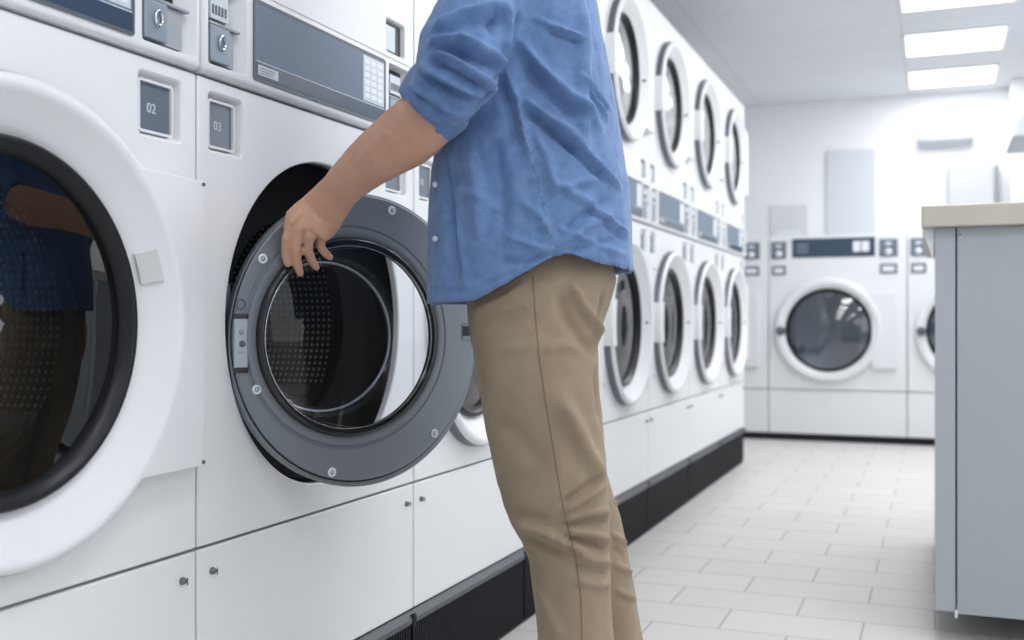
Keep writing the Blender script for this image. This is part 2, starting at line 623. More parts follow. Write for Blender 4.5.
def closed_door(root, name, cy, cz, R, glassm, hinge_w, detail=True, plate_h=.235, handle=True):
    k = R / 0.326
    ring, side = washer_door_mesh(R)
    d = MB().lathe(ring, n=96).build(name, M['plastic'], root, loc=(0, cy, cz), smooth=60)
    MB().lathe(side, n=96).build('door_rim', M['rim'], d)
    # black glass gasket
    gp = [(-.008, .249 * k), (.003, .247 * k), (.006, .242 * k), (.003, .236 * k), (-.004, .231 * k), (-.008, .226 * k), (-.020, .224 * k)]
    MB().lathe(gp, n=96).build('gasket', M['black'], d, smooth=60)
    # slightly domed glass
    gl = []
    Rg = .226 * k
    for i in range(13):
        r = Rg * (1 - i / 12.0)
        gl.append((-.014 + .018 * (1 - (r / Rg) ** 2), max(r, .0002)))
    MB().lathe(gl, n=72).build('door_glass', glassm, d, smooth=180)
    # hinge plate on the right, flush with the ring ridge
    yo = hinge_w
    n = 28
    vs = []
    for j in range(n + 1):
        z = -plate_h + 2 * plate_h * j / n
        yi = math.sqrt(max((R - .013) ** 2 - z * z, .0))
        for x, y in ((.0, yi), (.0387, yi), (.028, yo - .003), (.025, yo), (.0, yo)):
            vs.append((x, y, z))
    fs = []
    for j in range(n):
        for q in range(5):
            q2 = (q + 1) % 5
            fs.append((j * 5 + q, j * 5 + q2, (j + 1) * 5 + q2, (j + 1) * 5 + q))
    fs.append((4, 3, 2, 1, 0))
    fs.append(tuple(n * 5 + q for q in range(5)))
    hp = MB().add(vs, fs).build('hinge_plate', M['plastic'], d, smooth=35, bevel=.003)
    for sz in (-1, 1):
        b = MB().tube([(.025, yo - .006, sz * (plate_h - .006)), (.029, yo - .006, sz * (plate_h - .006))], .0035, 10).build('hinge_bolt', M['darkgrey'], hp)
    if handle:
        # grip plate hugging the rim on the left
        hh = .086 * k
        n = 16
        vs = []
        for j in range(n + 1):
            z = -hh + 2 * hh * j / n
            yr = -math.sqrt(R * R - z * z)
            for x, y in ((.0, yr - .008), (.034, yr - .007), (.039, yr - .002), (.042, yr + .020), (.042, yr + .040), (.0, yr + .03)):
                vs.append((x, y, z))
        fs = []
        for j in range(n):
            for q in range(6):
                q2 = (q + 1) % 6
                fs.append((j * 6 + q, j * 6 + q2, (j + 1) * 6 + q2, (j + 1) * 6 + q))
        fs.append((5, 4, 3, 2, 1, 0))
        fs.append(tuple(n * 6 + q for q in range(6)))
        MB().add(vs, fs).build('handle', M['plastic'], d, smooth=35)
        MB().tube([(.014, R - .044, -.0), (.022, R - .044, 0)], .0045, 12).build('latch_pin', M['darkgrey'], d)
    return d


def copy_tree(o, parent=None):
    c = o.copy()
    C.objects.link(c)
    c.parent = parent
    for ch in list(o.children):
        copy_tree(ch, c)
    return c


def drum_parts(root, cy, cz, R, lite=False):
    rb = R * .625
    dr = R * .87
    dm = M['drumlite'] if lite else M['drum']
    s = MB().lathe([(-.012, R * .955), (-.045, R * .95), (-.062, R * .93), (-.085, rb + .012), (-.082, rb + .004), (-.088, rb), (-.105, rb + .001)], n=72)
    s.build('drum_collar', M['void'] if not lite else M['rim'], root, loc=(0, cy, cz), smooth=60)
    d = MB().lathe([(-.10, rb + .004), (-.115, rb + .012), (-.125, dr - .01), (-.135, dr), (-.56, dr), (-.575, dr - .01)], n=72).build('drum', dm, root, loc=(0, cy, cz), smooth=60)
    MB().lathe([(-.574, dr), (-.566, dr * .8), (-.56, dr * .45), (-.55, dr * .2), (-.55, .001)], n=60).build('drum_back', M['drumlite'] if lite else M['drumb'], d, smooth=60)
    for q in range(3):
        a = math.radians(80 + 120 * q)
        u = Vector((0, math.cos(a), math.sin(a)))
        t = Vector((0, -math.sin(a), math.cos(a)))
        rings = []
        for x in (-.15, -.54):
            c_ = Vector((x, 0, 0)) + u * (dr - .002)
            rings.append([c_ - t * .05, c_ - t * .03 - u * .03, c_ - t * .012 - u * .055, c_ + t * .012 - u * .055, c_ + t * .03 - u * .03, c_ + t * .05])
        MB().loft(rings).build('drum_paddle', M['rim'] if not lite else M['drumlite'], d, smooth=50)


def machine(door='closed', detail=True, numbers=('02', '03')):
    root = empty('stacked_washer_dryer', (0, 0, 0))
    # ---- lower cabinet
    lc = MB().box(-DEEP, 0, G, W - G, .5335, 1.3285).build('washer_cabinet', M['enamel'], root, smooth=0)
    cs = [cyl_cutter(DY, DZ, DR - .010, -.62, .05)]
    for y0, y1 in COLS:
        cs.append(taper_cutter(y0, y1, 1.207, 1.306, .018, .004))
    cut(lc, cs)
    lc.data.set_sharp_from_angle(angle=math.radians(30))
    flat_then_sharp(lc, 30)
    b = lc.modifiers.new('bevel', 'BEVEL')
    b.width, b.segments, b.limit_method, b.angle_limit = .0035, 2, 'ANGLE', math.radians(50)
    bake(lc)
    # ---- upper cabinet
    uc = MB().box(-DEEP, 0, G, W - G, 1.514, TOP).build('dryer_cabinet', M['enamel'], root, smooth=0)
    cs = [cyl_cutter(UY, UZ, UR - .010, -.62, .05)]
    for y0, y1 in COLS:
        cs.append(taper_cutter(y0 + .004, y1 - .006, 1.526, 1.602, .020, .004))
    cut(uc, cs)
    flat_then_sharp(uc, 30)
    b = uc.modifiers.new('bevel', 'BEVEL')
    b.width, b.segments, b.limit_method, b.angle_limit = .0035, 2, 'ANGLE', math.radians(50)
    bake(uc)
    # ---- console
    cn = MB().box(-DEEP + .05, .012, G, W - G, 1.333, 1.510).build('console', M['plastic'], root, smooth=0)
    b = cn.modifiers.new('bevel', 'BEVEL')
    b.width, b.segments, b.limit_method, b.angle_limit = .010, 4, 'ANGLE', math.radians(50)
    bake(cn)
    cs = []
    for y0, y1 in CCOLS:
        cy, cz, hy, hz = (y0 + y1) / 2, 1.423, (y1 - y0) / 2, .073
        cs.append(MB().loft([rrect(cy - .014, cz, hy - .016, hz - .003, .004, -.020), rrect(cy, cz, hy, hz, .006, .0125), rrect(cy, cz, hy, hz, .006, .05)]).build('cutter', M['black'], smooth=0))
    cut(cn, cs)
    flat_then_sharp(cn, 30)
    # display
    yc, yh = .386, .242
    fr = frame_mb(yc + .018, 1.4225, yh + .004, .0735, .007, .005, .019, .0225).build('display_frame', M['darkgrey'], cn, smooth=35, loc=(-.008, -.018, 0))
    dp_ = slab_mb(yc + .018, 1.4225, yh, .070, .006, .018, .0218).build('display', M['display'], cn, smooth=35, loc=(-.008, -.018, 0))
    MB().box(.0215, .0226, .164, .644, 1.3555, 1.3835).build('lower_strip', M['display2'], dp_, smooth=0)
    MB().box(.0215, .0229, .164, .644, 1.3835, 1.3852).build('divider_line', M['label'], dp_, smooth=0)
    MB().box(.0215, .0232, .170, .233, 1.3605, 1.3785).build('brand_label', M['label'], dp_, smooth=0)
    lines = MB()
    for r_ in range(3):
        lines.box(.0232, .0234, .176, .215 + .004 * r_, 1.3635 + .0045 * r_, 1.3652 + .0045 * r_)
    lines.build('label_lines', M['darkgrey'], dp_, smooth=0)
    bt = MB()
    for r_ in range(6):
        for c_ in range(3):
            bt.box(.0215, .0234, .554 + c_ * .028, .577 + c_ * .028, 1.394 + r_ * .0148, 1.405 + r_ * .0148)
    bt.build('button_labels', M['labelw'], dp_, smooth=0, bevel=.001)
    MB().box(.0214, .0224, .550, .641, 1.389, 1.486).build('program_card', M['label'], dp_, smooth=0)
    # coin boxes in the console recesses
    for i, (y0, y1) in enumerate(CCOLS):
        y1 -= .026
        cb = MB().box(-.044, -.038, y0 + .005, y1 - .005, 1.354, 1.492).build('coin_box', M['blackg'], cn, smooth=0, loc=(.0255, 0, 0))
        MB().box(-.040, -.014, y0 + .004, y1 + .008, 1.4195, 1.4245).build('coin_shelf', M['recess'], cb, smooth=0, bevel=.001)
        MB().box(-.038, -.012, y0 + .005, y0 + .058, 1.356, 1.418).build('coin_plate', M['coingrey'], cb, smooth=0, bevel=.002)
        MB().box(-.038, -.020, y0 + .058, y1 - .005, 1.356, 1.418).build('coin_return', M['recess'], cb, smooth=0)
        MB().box(-.038, -.012, y0 + .004, y0 + .052, 1.4285, 1.470).build('price_card', M['label'], cb, smooth=0)
        rg = torus_x(.0092, .0024, 0, 28, 8).build('coin_ring', M['chrome'], cb, loc=(-.010, y0 + .034, 1.391))
        rg.scale = (1, .85, 1.25)
        tx = MB()
        for q in range(5):
            tx.box(-.0119, -.0112, y0 + .008 + q * .0085, y0 + .013 + q * .0085, 1.436, 1.452)
        tx.build('card_print', M['darkgrey'], cb, smooth=0)
    # framed windows below the console
    for i, (y0, y1) in enumerate(COLS):
        cy, cz, hy, hz = (y0 + y1) / 2 - .005, 1.2545, (y1 - y0) / 2 - .0095, .042
        wf_ = frame_mb(cy, cz, hy, hz, .007, .004, -.0175, -.005).build('price_window', M['plastic'], root, smooth=35)
        slab_mb(cy, cz, hy - .003, hz - .003, .005, -.0175, -.010).build('window_pane', M['window'], wf_, smooth=35)
        if numbers:
            text_part(numbers[i], .022, M['label'], wf_, (-.0096, cy - .006, cz - .002))
    # small recesses above the console
    for i, (y0, y1) in enumerate(COLS):
        pl = MB().box(-.035, -.026, y0 + .010, y1 - .012, 1.530, 1.597).build('coin_slot_plate', M['blackg'], root, smooth=0, loc=(.0155, 0, 0))
        MB().box(-.027, -.020, y0 + .008, y0 + .054, 1.532, 1.588).build('slot_card', M['label'], pl, smooth=0, bevel=.001)
    # ---- service panel and kick grille
    sp = MB().box(-DEEP, -.001, G, W - G, .2345, .5285).build('service_panel', M['enamel'], root, smooth=0, bevel=.003)
    for y in (.040, W - .038):
        lk = MB().tube([(-.002, y, .487), (.0025, y, .487)], .0062, 18).build('panel_lock', M['rim'], sp)
        MB().box(.0105, .0112, y - .001, y + .001, .481, .493).build('lock_slot', M['black'], lk, smooth=0)
    kg = MB().box(-DEEP + .05, -.012, .001, W - .001, 0.0, .205)
    n = 62
    for q in range(n):
        y = .006 + (W - .012) * q / n
        kg.box(-.013, -.004, y, y + .0062, .012, .200)
    kg = kg.build('kick_grille', M['kick'], root, smooth=0)
    rl = MB().loft([[(-.02, y, .200), (.004, y, .200), (.006, y, .206), (.006, y, .213), (-.008, y, .229), (-.02, y, .231)] for y in (.0008, W - .0008)]).build('kick_rail', M['rail'], root, smooth=0)
    MB().box(-.002, .0085, W - .018, W - .0008, .190, .222).build('rail_clip', M['kick'], rl, smooth=0, bevel=.002)
    # ---- drums and doors
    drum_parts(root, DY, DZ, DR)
    drum_parts(root, UY, UZ, UR, True)
    if door == 'closed':
        closed_door(root, 'washer_door', DY, DZ, DR, M['glassd'], W - .014 - DY)
    closed_door(root, 'dryer_door', UY, UZ, UR, M['glass'], W - .014 - UY, plate_h=.205)
    return root


GRP = 'stacked washer dryer units along the left wall'
near = machine('closed', numbers=('01', '02'))
near.location = (-D, 1.456 - W, 0)
tag(near, 'nearest stacked washer dryer at the left edge, its round washer door closed', 'washing machine', GRP)

# finger notch in the nearest washer door ring (every door has one)
openm = machine('open', numbers=('03', '04'))
openm.location = (-D, 1.456, 0)
tag(openm, 'stacked washer dryer whose grey round door the man holds ajar', 'washing machine', GRP)
seams = [(2.253, 2.993), (2.993, 3.733), (3.733, 4.473), (4.473, 5.29), (5.29, 6.125), (6.125, 6.955)]
labs = ['stacked washer dryer right behind the open grey door and the man',
        'stacked washer dryer hidden mostly behind the man, next beyond the open door\'s neighbour',
        'stacked washer dryer just to the right of the man\'s hips and back',
        'fourth stacked washer dryer counted from the far end of the left row',
        'second to last stacked washer dryer at the far end of the left row',
        'last stacked washer dryer at the far end of the left row']
labs[3] = 'stacked washer dryer second to the right of the man, third from the far end'
for (y0, y1), lab in zip(seams, labs):
    o = copy_tree(near)
    o.location = (-D, y0, 0)
    o.scale = (1, (y1 - y0) / W, 1)
    o['label'] = lab

for d_ in near.children:
    if d_.name.startswith(('washer_door', 'dryer_door')):
        for q_ in list(d_.children):
            if q_.name.startswith('latch_pin'):
                bpy.data.objects.remove(q_)
        if d_.name.startswith('washer_door'):
            MB().loft([[(x, math.cos(a) * r_, math.sin(a) * r_) for x, r_ in ((-.001, .270), (.024, .295), (.0275, .291), (.0025, .266))] for a in (.23, .32, .41)]).build('finger_recess', M['recess_white'], d_, smooth=0, bevel=.001)

# ---- the open grey door
DYAW = math.radians(26.54)
DC = Vector((-1.0103, 1.7845, 0.8785))
DN = Vector((math.cos(DYAW), -math.sin(DYAW), 0))
DA = Vector((math.sin(DYAW), math.cos(DYAW), 0))
GO, GZ = -.036, .006


def lathe_off(prof, n=120, closed=True):
    """turned profile of (x, radius, sideways offset, upward offset)"""
    mb_ = MB()
    rg_ = [[(x, oy + r_ * (1.07 if oy == GO else 1.0) * math.cos(2 * PI * k / n), oz + r_ * math.sin(2 * PI * k / n)) for k in range(n)] for x, r_, oy, oz in prof]
    if closed:
        rg_.append(rg_[0])
    return mb_.loft(rg_, cap=False)


od = lathe_off([(-.040, .276, 0, 0), (-.034, .280, 0, 0), (-.014, .2815, 0, 0), (-.011, .279, 0, 0), (-.010, .2725, -.006, .004), (-.003, .2725, -.007, .005), (0, .269, -.008, .005),
                (0, .212, GO, GZ), (-.002, .210, GO, GZ), (-.002, .207, GO, GZ), (.003, .204, GO, GZ), (.004, .194, GO, GZ), (.001, .187, GO, GZ), (-.008, .187, GO, GZ), (-.044, .232, 0, 0), (-.044, .265, 0, 0)])
od = od.build('washer_door', M['greydoor'], openm, loc=DC - Vector((-D, 1.456, 0)), smooth=30)
od.rotation_euler = (0, 0, -DYAW)
od['label'] = 'grey metal washer door standing ajar'
lathe_off([(-.0115, .2745, -.005, .003), (-.0085, .2745, -.005, .003), (-.0085, .272, -.005, .003), (-.0115, .272, -.005, .003)]).build('edge_seal', M['black'], od, smooth=30)
lathe_off([(.000, .188, GO, GZ), (.009, .186, GO, GZ), (.012, .181, GO, GZ), (.011, .176, GO, GZ), (.004, .174, GO, GZ), (-.006, .174, GO, GZ), (-.009, .187, GO, GZ)]).build('gasket', M['blackg'], od, smooth=60)
# clear glass: shallow front dome, inner bowl and its rims
dome = [(.009 + .020 * (1 - (q / 12.0) ** 2), max(.1755 * q / 12.0, .0002), GO, GZ) for q in range(12, -1, -1)]
lathe_off(dome, closed=False).build('front_glass', M['clear'], od, smooth=180)
bowl = [(-.006, .1735), (-.026, .171), (-.060, .165), (-.085, .157), (-.098, .147), (-.104, .130), (-.108, .09), (-.111, .05), (-.112, .001)]
lathe_off([(x, r_, GO, GZ) for x, r_ in bowl], closed=False).build('glass_bowl', M['clear'], od, smooth=180)
lathe_off([(.006, .1742, GO, GZ), (.0075, .1722, GO, GZ), (.004, .1715, GO, GZ)]).build('glass_edge', M['chrome'], od, smooth=180)
lathe_off([(-.096, .1475, GO, GZ), (-.100, .1455, GO, GZ), (-.101, .1435, GO, GZ), (-.097, .145, GO, GZ)]).build('bowl_rim', M['greylight'], od, smooth=180)
for y, z in ((-.223, .147), (.056, .252), (.160, -.190), (-.080, -.246), (.170, .165), (-.235, -.085)):
    s_ = torus_x(.0068, .0022, .0005, 24, 8).build('screw', M['labelw'], od, loc=(.001, y, z))
    MB().tube([(-.002, 0, 0), (.0006, 0, 0)], .0048, 12).build('screw_recess', M['greylight'], s_)
# latch plate on the left of the ring
lp = slab_mb(-.2655, -.003, .0125, .044, .003, -.001, .0022).build('latch_plate', M['greylight'], od, smooth=35, bevel=.0006)
slab_mb(-.2655, .0445, .013, .0042, .002, -.001, .004).build('plate_stop', M['blackg'], lp, smooth=35)
slab_mb(-.2655, -.0500, .013, .0050, .002, -.001, .004).build('plate_stop', M['blackg'], lp, smooth=35)
MB().tube([(.0015, -.2635, -.004), (.0030, -.2635, -.004)], .0058, 16).build('lock_symbol', M['darkgrey'], lp)
MB().tube([(.0015, -.2655, .017), (.0026, -.2655, .017)], .0045, 14).build('upper_symbol', M['coingrey'], lp)
slab_mb(-.2655, -.019, .006, .0018, .001, .002, .0028).build('print_line', M['coingrey'], lp, smooth=0)
torus_x(.0085, .0012, .001, 24, 6).build('round_mark', M['darkgrey'], od, loc=(0, -.2655, .066))
rp_ = frame_mb(.252, .014, .020, .018, .003, .002, -.001, .0012).build('rating_plate', M['darkgrey'], od, smooth=0)
slab_mb(.252, .016, .017, .010, .002, -.001, .001).build('plate_print', M['black'], rp_, smooth=0)
# hinge knuckle that ties the door to the cabinet on its left edge
hk = MB()
for z in (.075, -.075):
    hk.tube([(-.040, -.272, z - .022), (-.040, -.272, z + .022)], .007, 12)
hk.build('hinge', M['darkgrey'], od)

# ------------------------------------------------------------------ big front loaders along the back wall
BW = 1.012


def back_machine():
    r = empty('front_load_washer', (0, 0, 0))
    body = MB().box(-.85, 0, .003, BW - .003, .395, 1.578).build('cabinet', M['enamel'], r, smooth=0)
    cs = [cyl_cutter(.447, .85, .385, -.5, .05)]
    cut(body, cs)
    flat_then_sharp(body, 30)
    b = body.modifiers.new('bevel', 'BEVEL')
    b.width, b.segments, b.limit_method, b.angle_limit = .005, 2, 'ANGLE', math.radians(50)
    bake(body)
    MB().box(-.85, 0, .003, BW - .003, .055, .388).build('service_panel', M['enamel'], r, smooth=0, bevel=.004)
    MB().box(-.80, -.01, .0, BW, 0.0, .055).build('kick_plate', M['kick'], r, smooth=0)
    dsp = slab_mb(.483, 1.480, .302, .072, .006, 0, .006).build('display', M['display2'], r, smooth=35)
    for q in range(2):
        slab_mb(.655 + q * .062, 1.484, .027, .040, .006, .005, .009).build('program_card', M['labelw'], dsp, smooth=35)
    ln = MB()
    for q in range(3):
        ln.box(.005, .0075, .21, .30, 1.445 + q * .028, 1.455 + q * .028)
    ln.build('print_lines', M['coingrey'], dsp, smooth=0)
    for y0, y1 in ((.022, .135), (.815, .945)):
        cy = (y0 + y1) / 2
        cb = slab_mb(cy, 1.468, (y1 - y0) / 2, .066, .006, 0, .006).build('coin_box', M['window'], r, smooth=35)
        MB().tube([(.004, cy, 1.438), (.008, cy, 1.438)], .026, 16).build('coin_cup', M['labelw'], cb)
        slab_mb(cy, 1.500, .022, .012, .004, .005, .009).build('coin_slot', M['label'], cb, smooth=35)
        pw = frame_mb(cy, 1.312, (y1 - y0) / 2 - .004, .037, .006, .018, 0, .006).build('price_window', M['window'], r, smooth=35)
        slab_mb(cy, 1.312, (y1 - y0) / 2 - .02, .02, .006, .0, .004).build('window_pane', M['labelw'], pw, smooth=35)
    R = .40
    d = MB().lathe([(.0, R), (.030, R - .002), (.045, R - .012), (.050, R - .030), (.046, R - .055), (.025, .320), (.015, .315)], n=96).build('washer_door', M['plastic'], r, loc=(0, .447, .85), smooth=60)
    MB().lathe([(.012, .318), (.026, .316), (.028, .308), (.022, .300), (.008, .296)], n=96).build('gasket', M['black'], d, smooth=60)
    gl = []
    for i in range(11):
        q = .300 * (1 - i / 10.0)
        gl.append((.010 + .05 * (1 - (q / .300) ** 2), max(q, .0002)))
    MB().lathe(gl, n=72).build('door_glass', M['glassd'], d, smooth=180)
    hp = slab_mb(.405, .0, .088, .285, .012, .0, .040).build('hinge_plate', M['plastic'], d, smooth=35, bevel=.004)
    MB().tube([(.036, -.350, -.005), (.062, -.350, -.005)], .034, 20).build('lock_knob', M['darkgrey'], d)
    MB().lathe([(-.01, .382), (-.06, .378), (-.08, .30), (-.09, .295)], n=60).build('drum_collar', M['rim'], r, loc=(0, .447, .85), smooth=60)
    dr = MB().lathe([(-.085, .297), (-.10, .34), (-.46, .34), (-.47, .33), (-.46, .1), (-.46, .001)], n=60).build('drum', M['drumlite'], r, loc=(0, .447, .85), smooth=60)
    for q in range(3):
        a = math.radians(90 + 120 * q)
        u = Vector((0, math.cos(a), math.sin(a)))
        t = Vector((0, -math.sin(a), math.cos(a)))
        rings = []
        for x in (-.11, -.45):
            c_ = Vector((x, 0, 0)) + u * .338
            rings.append([c_ - t * .06, c_ - t * .02 - u * .08, c_ + t * .02 - u * .08, c_ + t * .06])
        MB().loft(rings).build('drum_paddle', M['chrome'], dr, smooth=50)
    return r


bm0 = back_machine()
bm0.rotation_euler = (0, 0, -PI / 2)
bm0.location = (-1.203, 8.4, 0)
tag(bm0, 'large white front loading washer in full view against the back wall', 'washing machine', 'large washers on the back wall')
for x, lab in ((-1.203 - BW, 'large back wall washer half hidden behind the far end of the left row'), (-1.203 + BW, 'large back wall washer partly hidden by the grey cabinet')):
    o = copy_tree(bm0)
    o.location = (x, 8.4, 0)
    o['label'] = lab

# ------------------------------------------------------------------ things on the back wall
r = empty('wall_panel', (-.655, 9.298, 1.95))
tag(r, 'tall pale grey flat panel on the back wall', 'panel')
MB().box(-.195, .195, -.018, 0, -.50, .40).build('panel', mat('panel_grey', (0.66, 0.69, 0.735), .6), r, smooth=0, bevel=.004)
r = empty('notice_board', (-1.16, 9.298, 1.75))
tag(r, 'small pale square board with a white sheet low on the back wall', 'notice board')
MB().box(-.155, .155, -.015, 0, -.22, .16).build('board', mat('board_pale', (0.72, 0.735, 0.76), .7), r, smooth=0, bevel=.003)
MB().box(-.10, .10, -.018, -.0155, -.20, -.05).build('paper_sheet', M['labelw'], r, smooth=0)
r = empty('wall_light_fixture', (.08, 9.298, 2.395))
tag(r, 'long narrow grey fixture mounted high on the back wall', 'wall fixture')
hs = MB().loft([[(x, 0, -.055), (x, -.07, -.05), (x, -.10, -.01), (x, -.09, .045), (x, 0, .06)] for x in (-.205, .205)]).build('housing', mat('fixture_grey', (0.50, 0.52, 0.56), .5), r, smooth=0, bevel=.005)
MB().loft([[(x, -.06, -.056), (x, -.095, -.018), (x, -.10, -.022), (x, -.066, -.064)] for x in (-.19, .19)]).build('grille', mat('fixture_dark', (0.42, 0.45, 0.5), .5), r, smooth=0)
r = empty('wall_cabinet', (.275, 9.298, 1.90))
tag(r, 'pale grey wall box with a darker right edge, seen above the cabinet', 'wall cabinet')
MB().box(-.185, .175, -.10, 0, -.34, .255).build('body', mat('box_grey', (0.50, 0.52, 0.54), .6), r, smooth=0, bevel=.004)
MB().box(-.17, .155, -.115, -.1005, -.325, .24).build('door', mat('box_door', (0.56, 0.575, 0.59), .5), r, smooth=0, bevel=.003)
MB().box(.175, .19, -.12, 0, -.34, .26).build('side_trim', mat('box_trim', (0.26, 0.28, 0.31), .5), r, smooth=0)  # strip along the right edge in a darker grey
# angled duct hood coming in from the right
r = empty('extractor_hood', (.62, 7.2, 2.05))
tag(r, 'white sloping hood cut by the upper right edge', 'hood')
MB().loft([[(-.20, y, -.05), (-.10, y, .22), (.02, y, .48), (.9, y, .48), (.9, y, -.05)] for y in (-.35, .35)]).build('canopy', mat('hood_grey', (0.46, 0.50, 0.55), .5), r, smooth=0, bevel=.004)
MB().box(.35, .75, -.2, .2, .48, CEIL - 2.05).build('duct', M['wall'], r, smooth=0, bevel=.004)

# ------------------------------------------------------------------ folding counter cabinet on the right
r = empty('counter_cabinet', (0, 3.25, 0))
tag(r, 'pale blue grey cabinet with a beige worktop at the right edge', 'cabinet')
MB().box(.058, 1.25, 0, 1.5, .088, 1.180).build('body', M['cab'], r, smooth=0, bevel=.0015)
MB().box(.0, .0535, .002, 1.5, .092, 1.180).build('side_panel', M['cabe'], r, smooth=0, bevel=.0015)
wt = MB().box(-.036, 1.28, -.03, 1.53, 1.181, 1.243).build('worktop', M['counter'], r, smooth=0, bevel=.005)
MB().box(.10, 1.2, .42, 1.4, 0, .088).build('shade_block', M['kick'], r, smooth=0)  # dark block added to deepen the shade under the cabinet
for x in (.055, 1.15):
    for y in (.45, 1.42):
        MB().tube([(x, y, .012), (x, y, .085)], .012, 14, caps=True).build('foot', M['greylight'], r)
MB().loft([[(-.002, y, 1.180), (-.032, y, 1.180), (-.030, y, 1.165), (-.004, y, 1.085)] for y in (.01, .03)]).build('bracket', M['labelw'], r, smooth=0, bevel=.001)
MB().tube([(.066, -.0015, 1.160), (.066, .001, 1.160)], .003, 10).build('screw', M['darkgrey'], r)
MB().tube([(.0555, -.004, .080), (.0555, -.004, .096)], .004, 10).build('hinge_pin', M['labelw'], r)

# ------------------------------------------------------------------ the man
PX, PY = -.63, 1.77
person = empty('person', (PX, PY, 0))
tag(person, 'man in a blue rolled sleeve shirt and khaki trousers pulling the grey washer door', 'person')
PO = Vector((PX, PY, 0))


def cam_ring(L, R, y, dep, hd, n=48, e=2.25, lift=None, skew=0.0):
    """closed ring whose sides fall on picture columns L and R at picture row y"""
    cx = (L + R) / 2.0
    hw = (R - L) / 2.0 * dep / F
    c = pt(cx, y, dep)
    out = []
    for k in range(n):
        a = 2 * PI * k / n
        ca, sa = math.cos(a), math.sin(a)
        u = math.copysign(abs(ca) ** (2 / e), ca) * hw
        v = math.copysign(abs(sa) ** (2 / e), sa) * hd
        p = c + VR * u + VD * (v + skew * u)
        if lift:
            p = p + VU * lift(u / hw)
        out.append(p)
    return out


def interp(tab, x):
    for (a, b), (c, d) in zip(tab, tab[1:]):
        if x <= c:
            return b + (d - b) * max(0, (x - a)) / (c - a)
    return tab[-1][1]


def remesh(o, vox, smooth_it=4, fac=.5):
    m = o.modifiers.new('remesh', 'REMESH')
    m.mode = 'VOXEL'
    m.voxel_size = vox
    m.use_smooth_shade = True
    if smooth_it:
        s = o.modifiers.new('smooth', 'SMOOTH')
        s.factor = fac
        s.iterations = smooth_it
    mt = o.data.materials[0]
    bake(o)
    if not o.data.materials:
        o.data.materials.append(mt)
    o.data.polygons.foreach_set('use_smooth', [True] * len(o.data.polygons))
    return o


def crease(o, lines, origin=PO):
    """push the cloth out (amp > 0) or in along lines traced over its surface"""
    me = o.data
    n = len(me.vertices)
    co_ = np.empty(n * 3, np.float64)
    me.vertices.foreach_get('co', co_)
    co_ = co_.reshape(n, 3) + np.array(origin)
    no = np.empty(n * 3, np.float64)
    me.vertices.foreach_get('normal', no)
    no = no.reshape(n, 3)
    polys = [tuple(p.vertices) for p in me.polygons]
    bvh = BVHTree.FromPolygons([Vector(c) for c in co_], polys)
    disp = np.zeros(n)
    for pts, wd, amp in lines:
        P = []
        for a, b in zip(pts, pts[1:]):
            for q in range(6):
                t = q / 6.0
                h = bvh.ray_cast(EYE, ray(a[0] + (b[0] - a[0]) * t, a[1] + (b[1] - a[1]) * t))
                if h[0] is not None:
                    P.append(h[0])
        h = bvh.ray_cast(EYE, ray(*pts[-1]))
        if h[0] is not None:
            P.append(h[0])
        if len(P) < 2:
            continue
        P = np.array([tuple(p) for p in P])
        lo, hi = P.min(0) - 3 * wd, P.max(0) + 3 * wd
        idx = np.where(((co_ > lo) & (co_ < hi)).all(1))[0]
        if not len(idx):
            continue
        X = co_[idx]
        best = np.full(len(idx), 1e9)
        tt = np.zeros(len(idx))
        m = len(P) - 1
        for i in range(m):
            a, b = P[i], P[i + 1]
            ab = b - a
            L2 = (ab ** 2).sum() + 1e-12
            if L2 > .08 ** 2:
                continue
            t = np.clip(((X - a) @ ab) / L2, 0, 1)
            d = np.sqrt((((X - a) - t[:, None] * ab) ** 2).sum(1))
            k = d < best
            best[k] = d[k]
            tt[k] = (i + t[k]) / m
        prof_ = np.exp(-(best / wd) ** 2)
        end = np.clip(np.minimum(tt, 1 - tt) * 5 + .25, 0, 1)
        disp[idx] += amp * prof_ * end
    co_ = co_ + no * disp[:, None] - np.array(origin)
    me.vertices.foreach_set('co', co_.reshape(-1))
    me.update()
    return o


def wrinkle(o, scale, amp, seed, stretch=(1, 1, 1)):
    me = o.data
    n = len(me.vertices)
    c = np.empty(n * 3, np.float32)
    nn = np.empty(n * 3, np.float32)
    me.vertices.foreach_get('co', c)
    me.vertices.foreach_get('normal', nn)
    c = c.reshape(n, 3)
    nn = nn.reshape(n, 3)
    q = c * np.array(stretch, np.float32) * scale + np.array((seed, seed * 2, 0), np.float32)
    h = np.array([noise.noise(Vector(p)) + .5 * noise.noise(Vector(p) * 2.1) for p in q.tolist()], np.float32)
    c = c + nn * (amp * h)[:, None]
    me.vertices.foreach_set('co', c.reshape(-1))
    me.update()


TD = 1.84      # torso distance along the view
# ---------- shirt body
hem_tab = [(-1, 305), (-.58, 304), (-.2, 287), (0.10, 268), (.24, 257), (.45, 263), (.62, 269), (1, 273)]
levels = [(225, 428, 631, .185), (185, 431, 628, .185), (130, 436, 618, .185), (80, 446, 609, .19), (40, 452, 601, .195), (0, 456, 593, .20),
          (-30, 462, 588, .205), (-55, 472, 583, .205), (-75, 484, 575, .19), (-92, 500, 562, .13), (-104, 508, 552, .075)]
rings = []


def hem_lift(y):
    return lambda q: (y - interp(hem_tab, q)) / F * TD


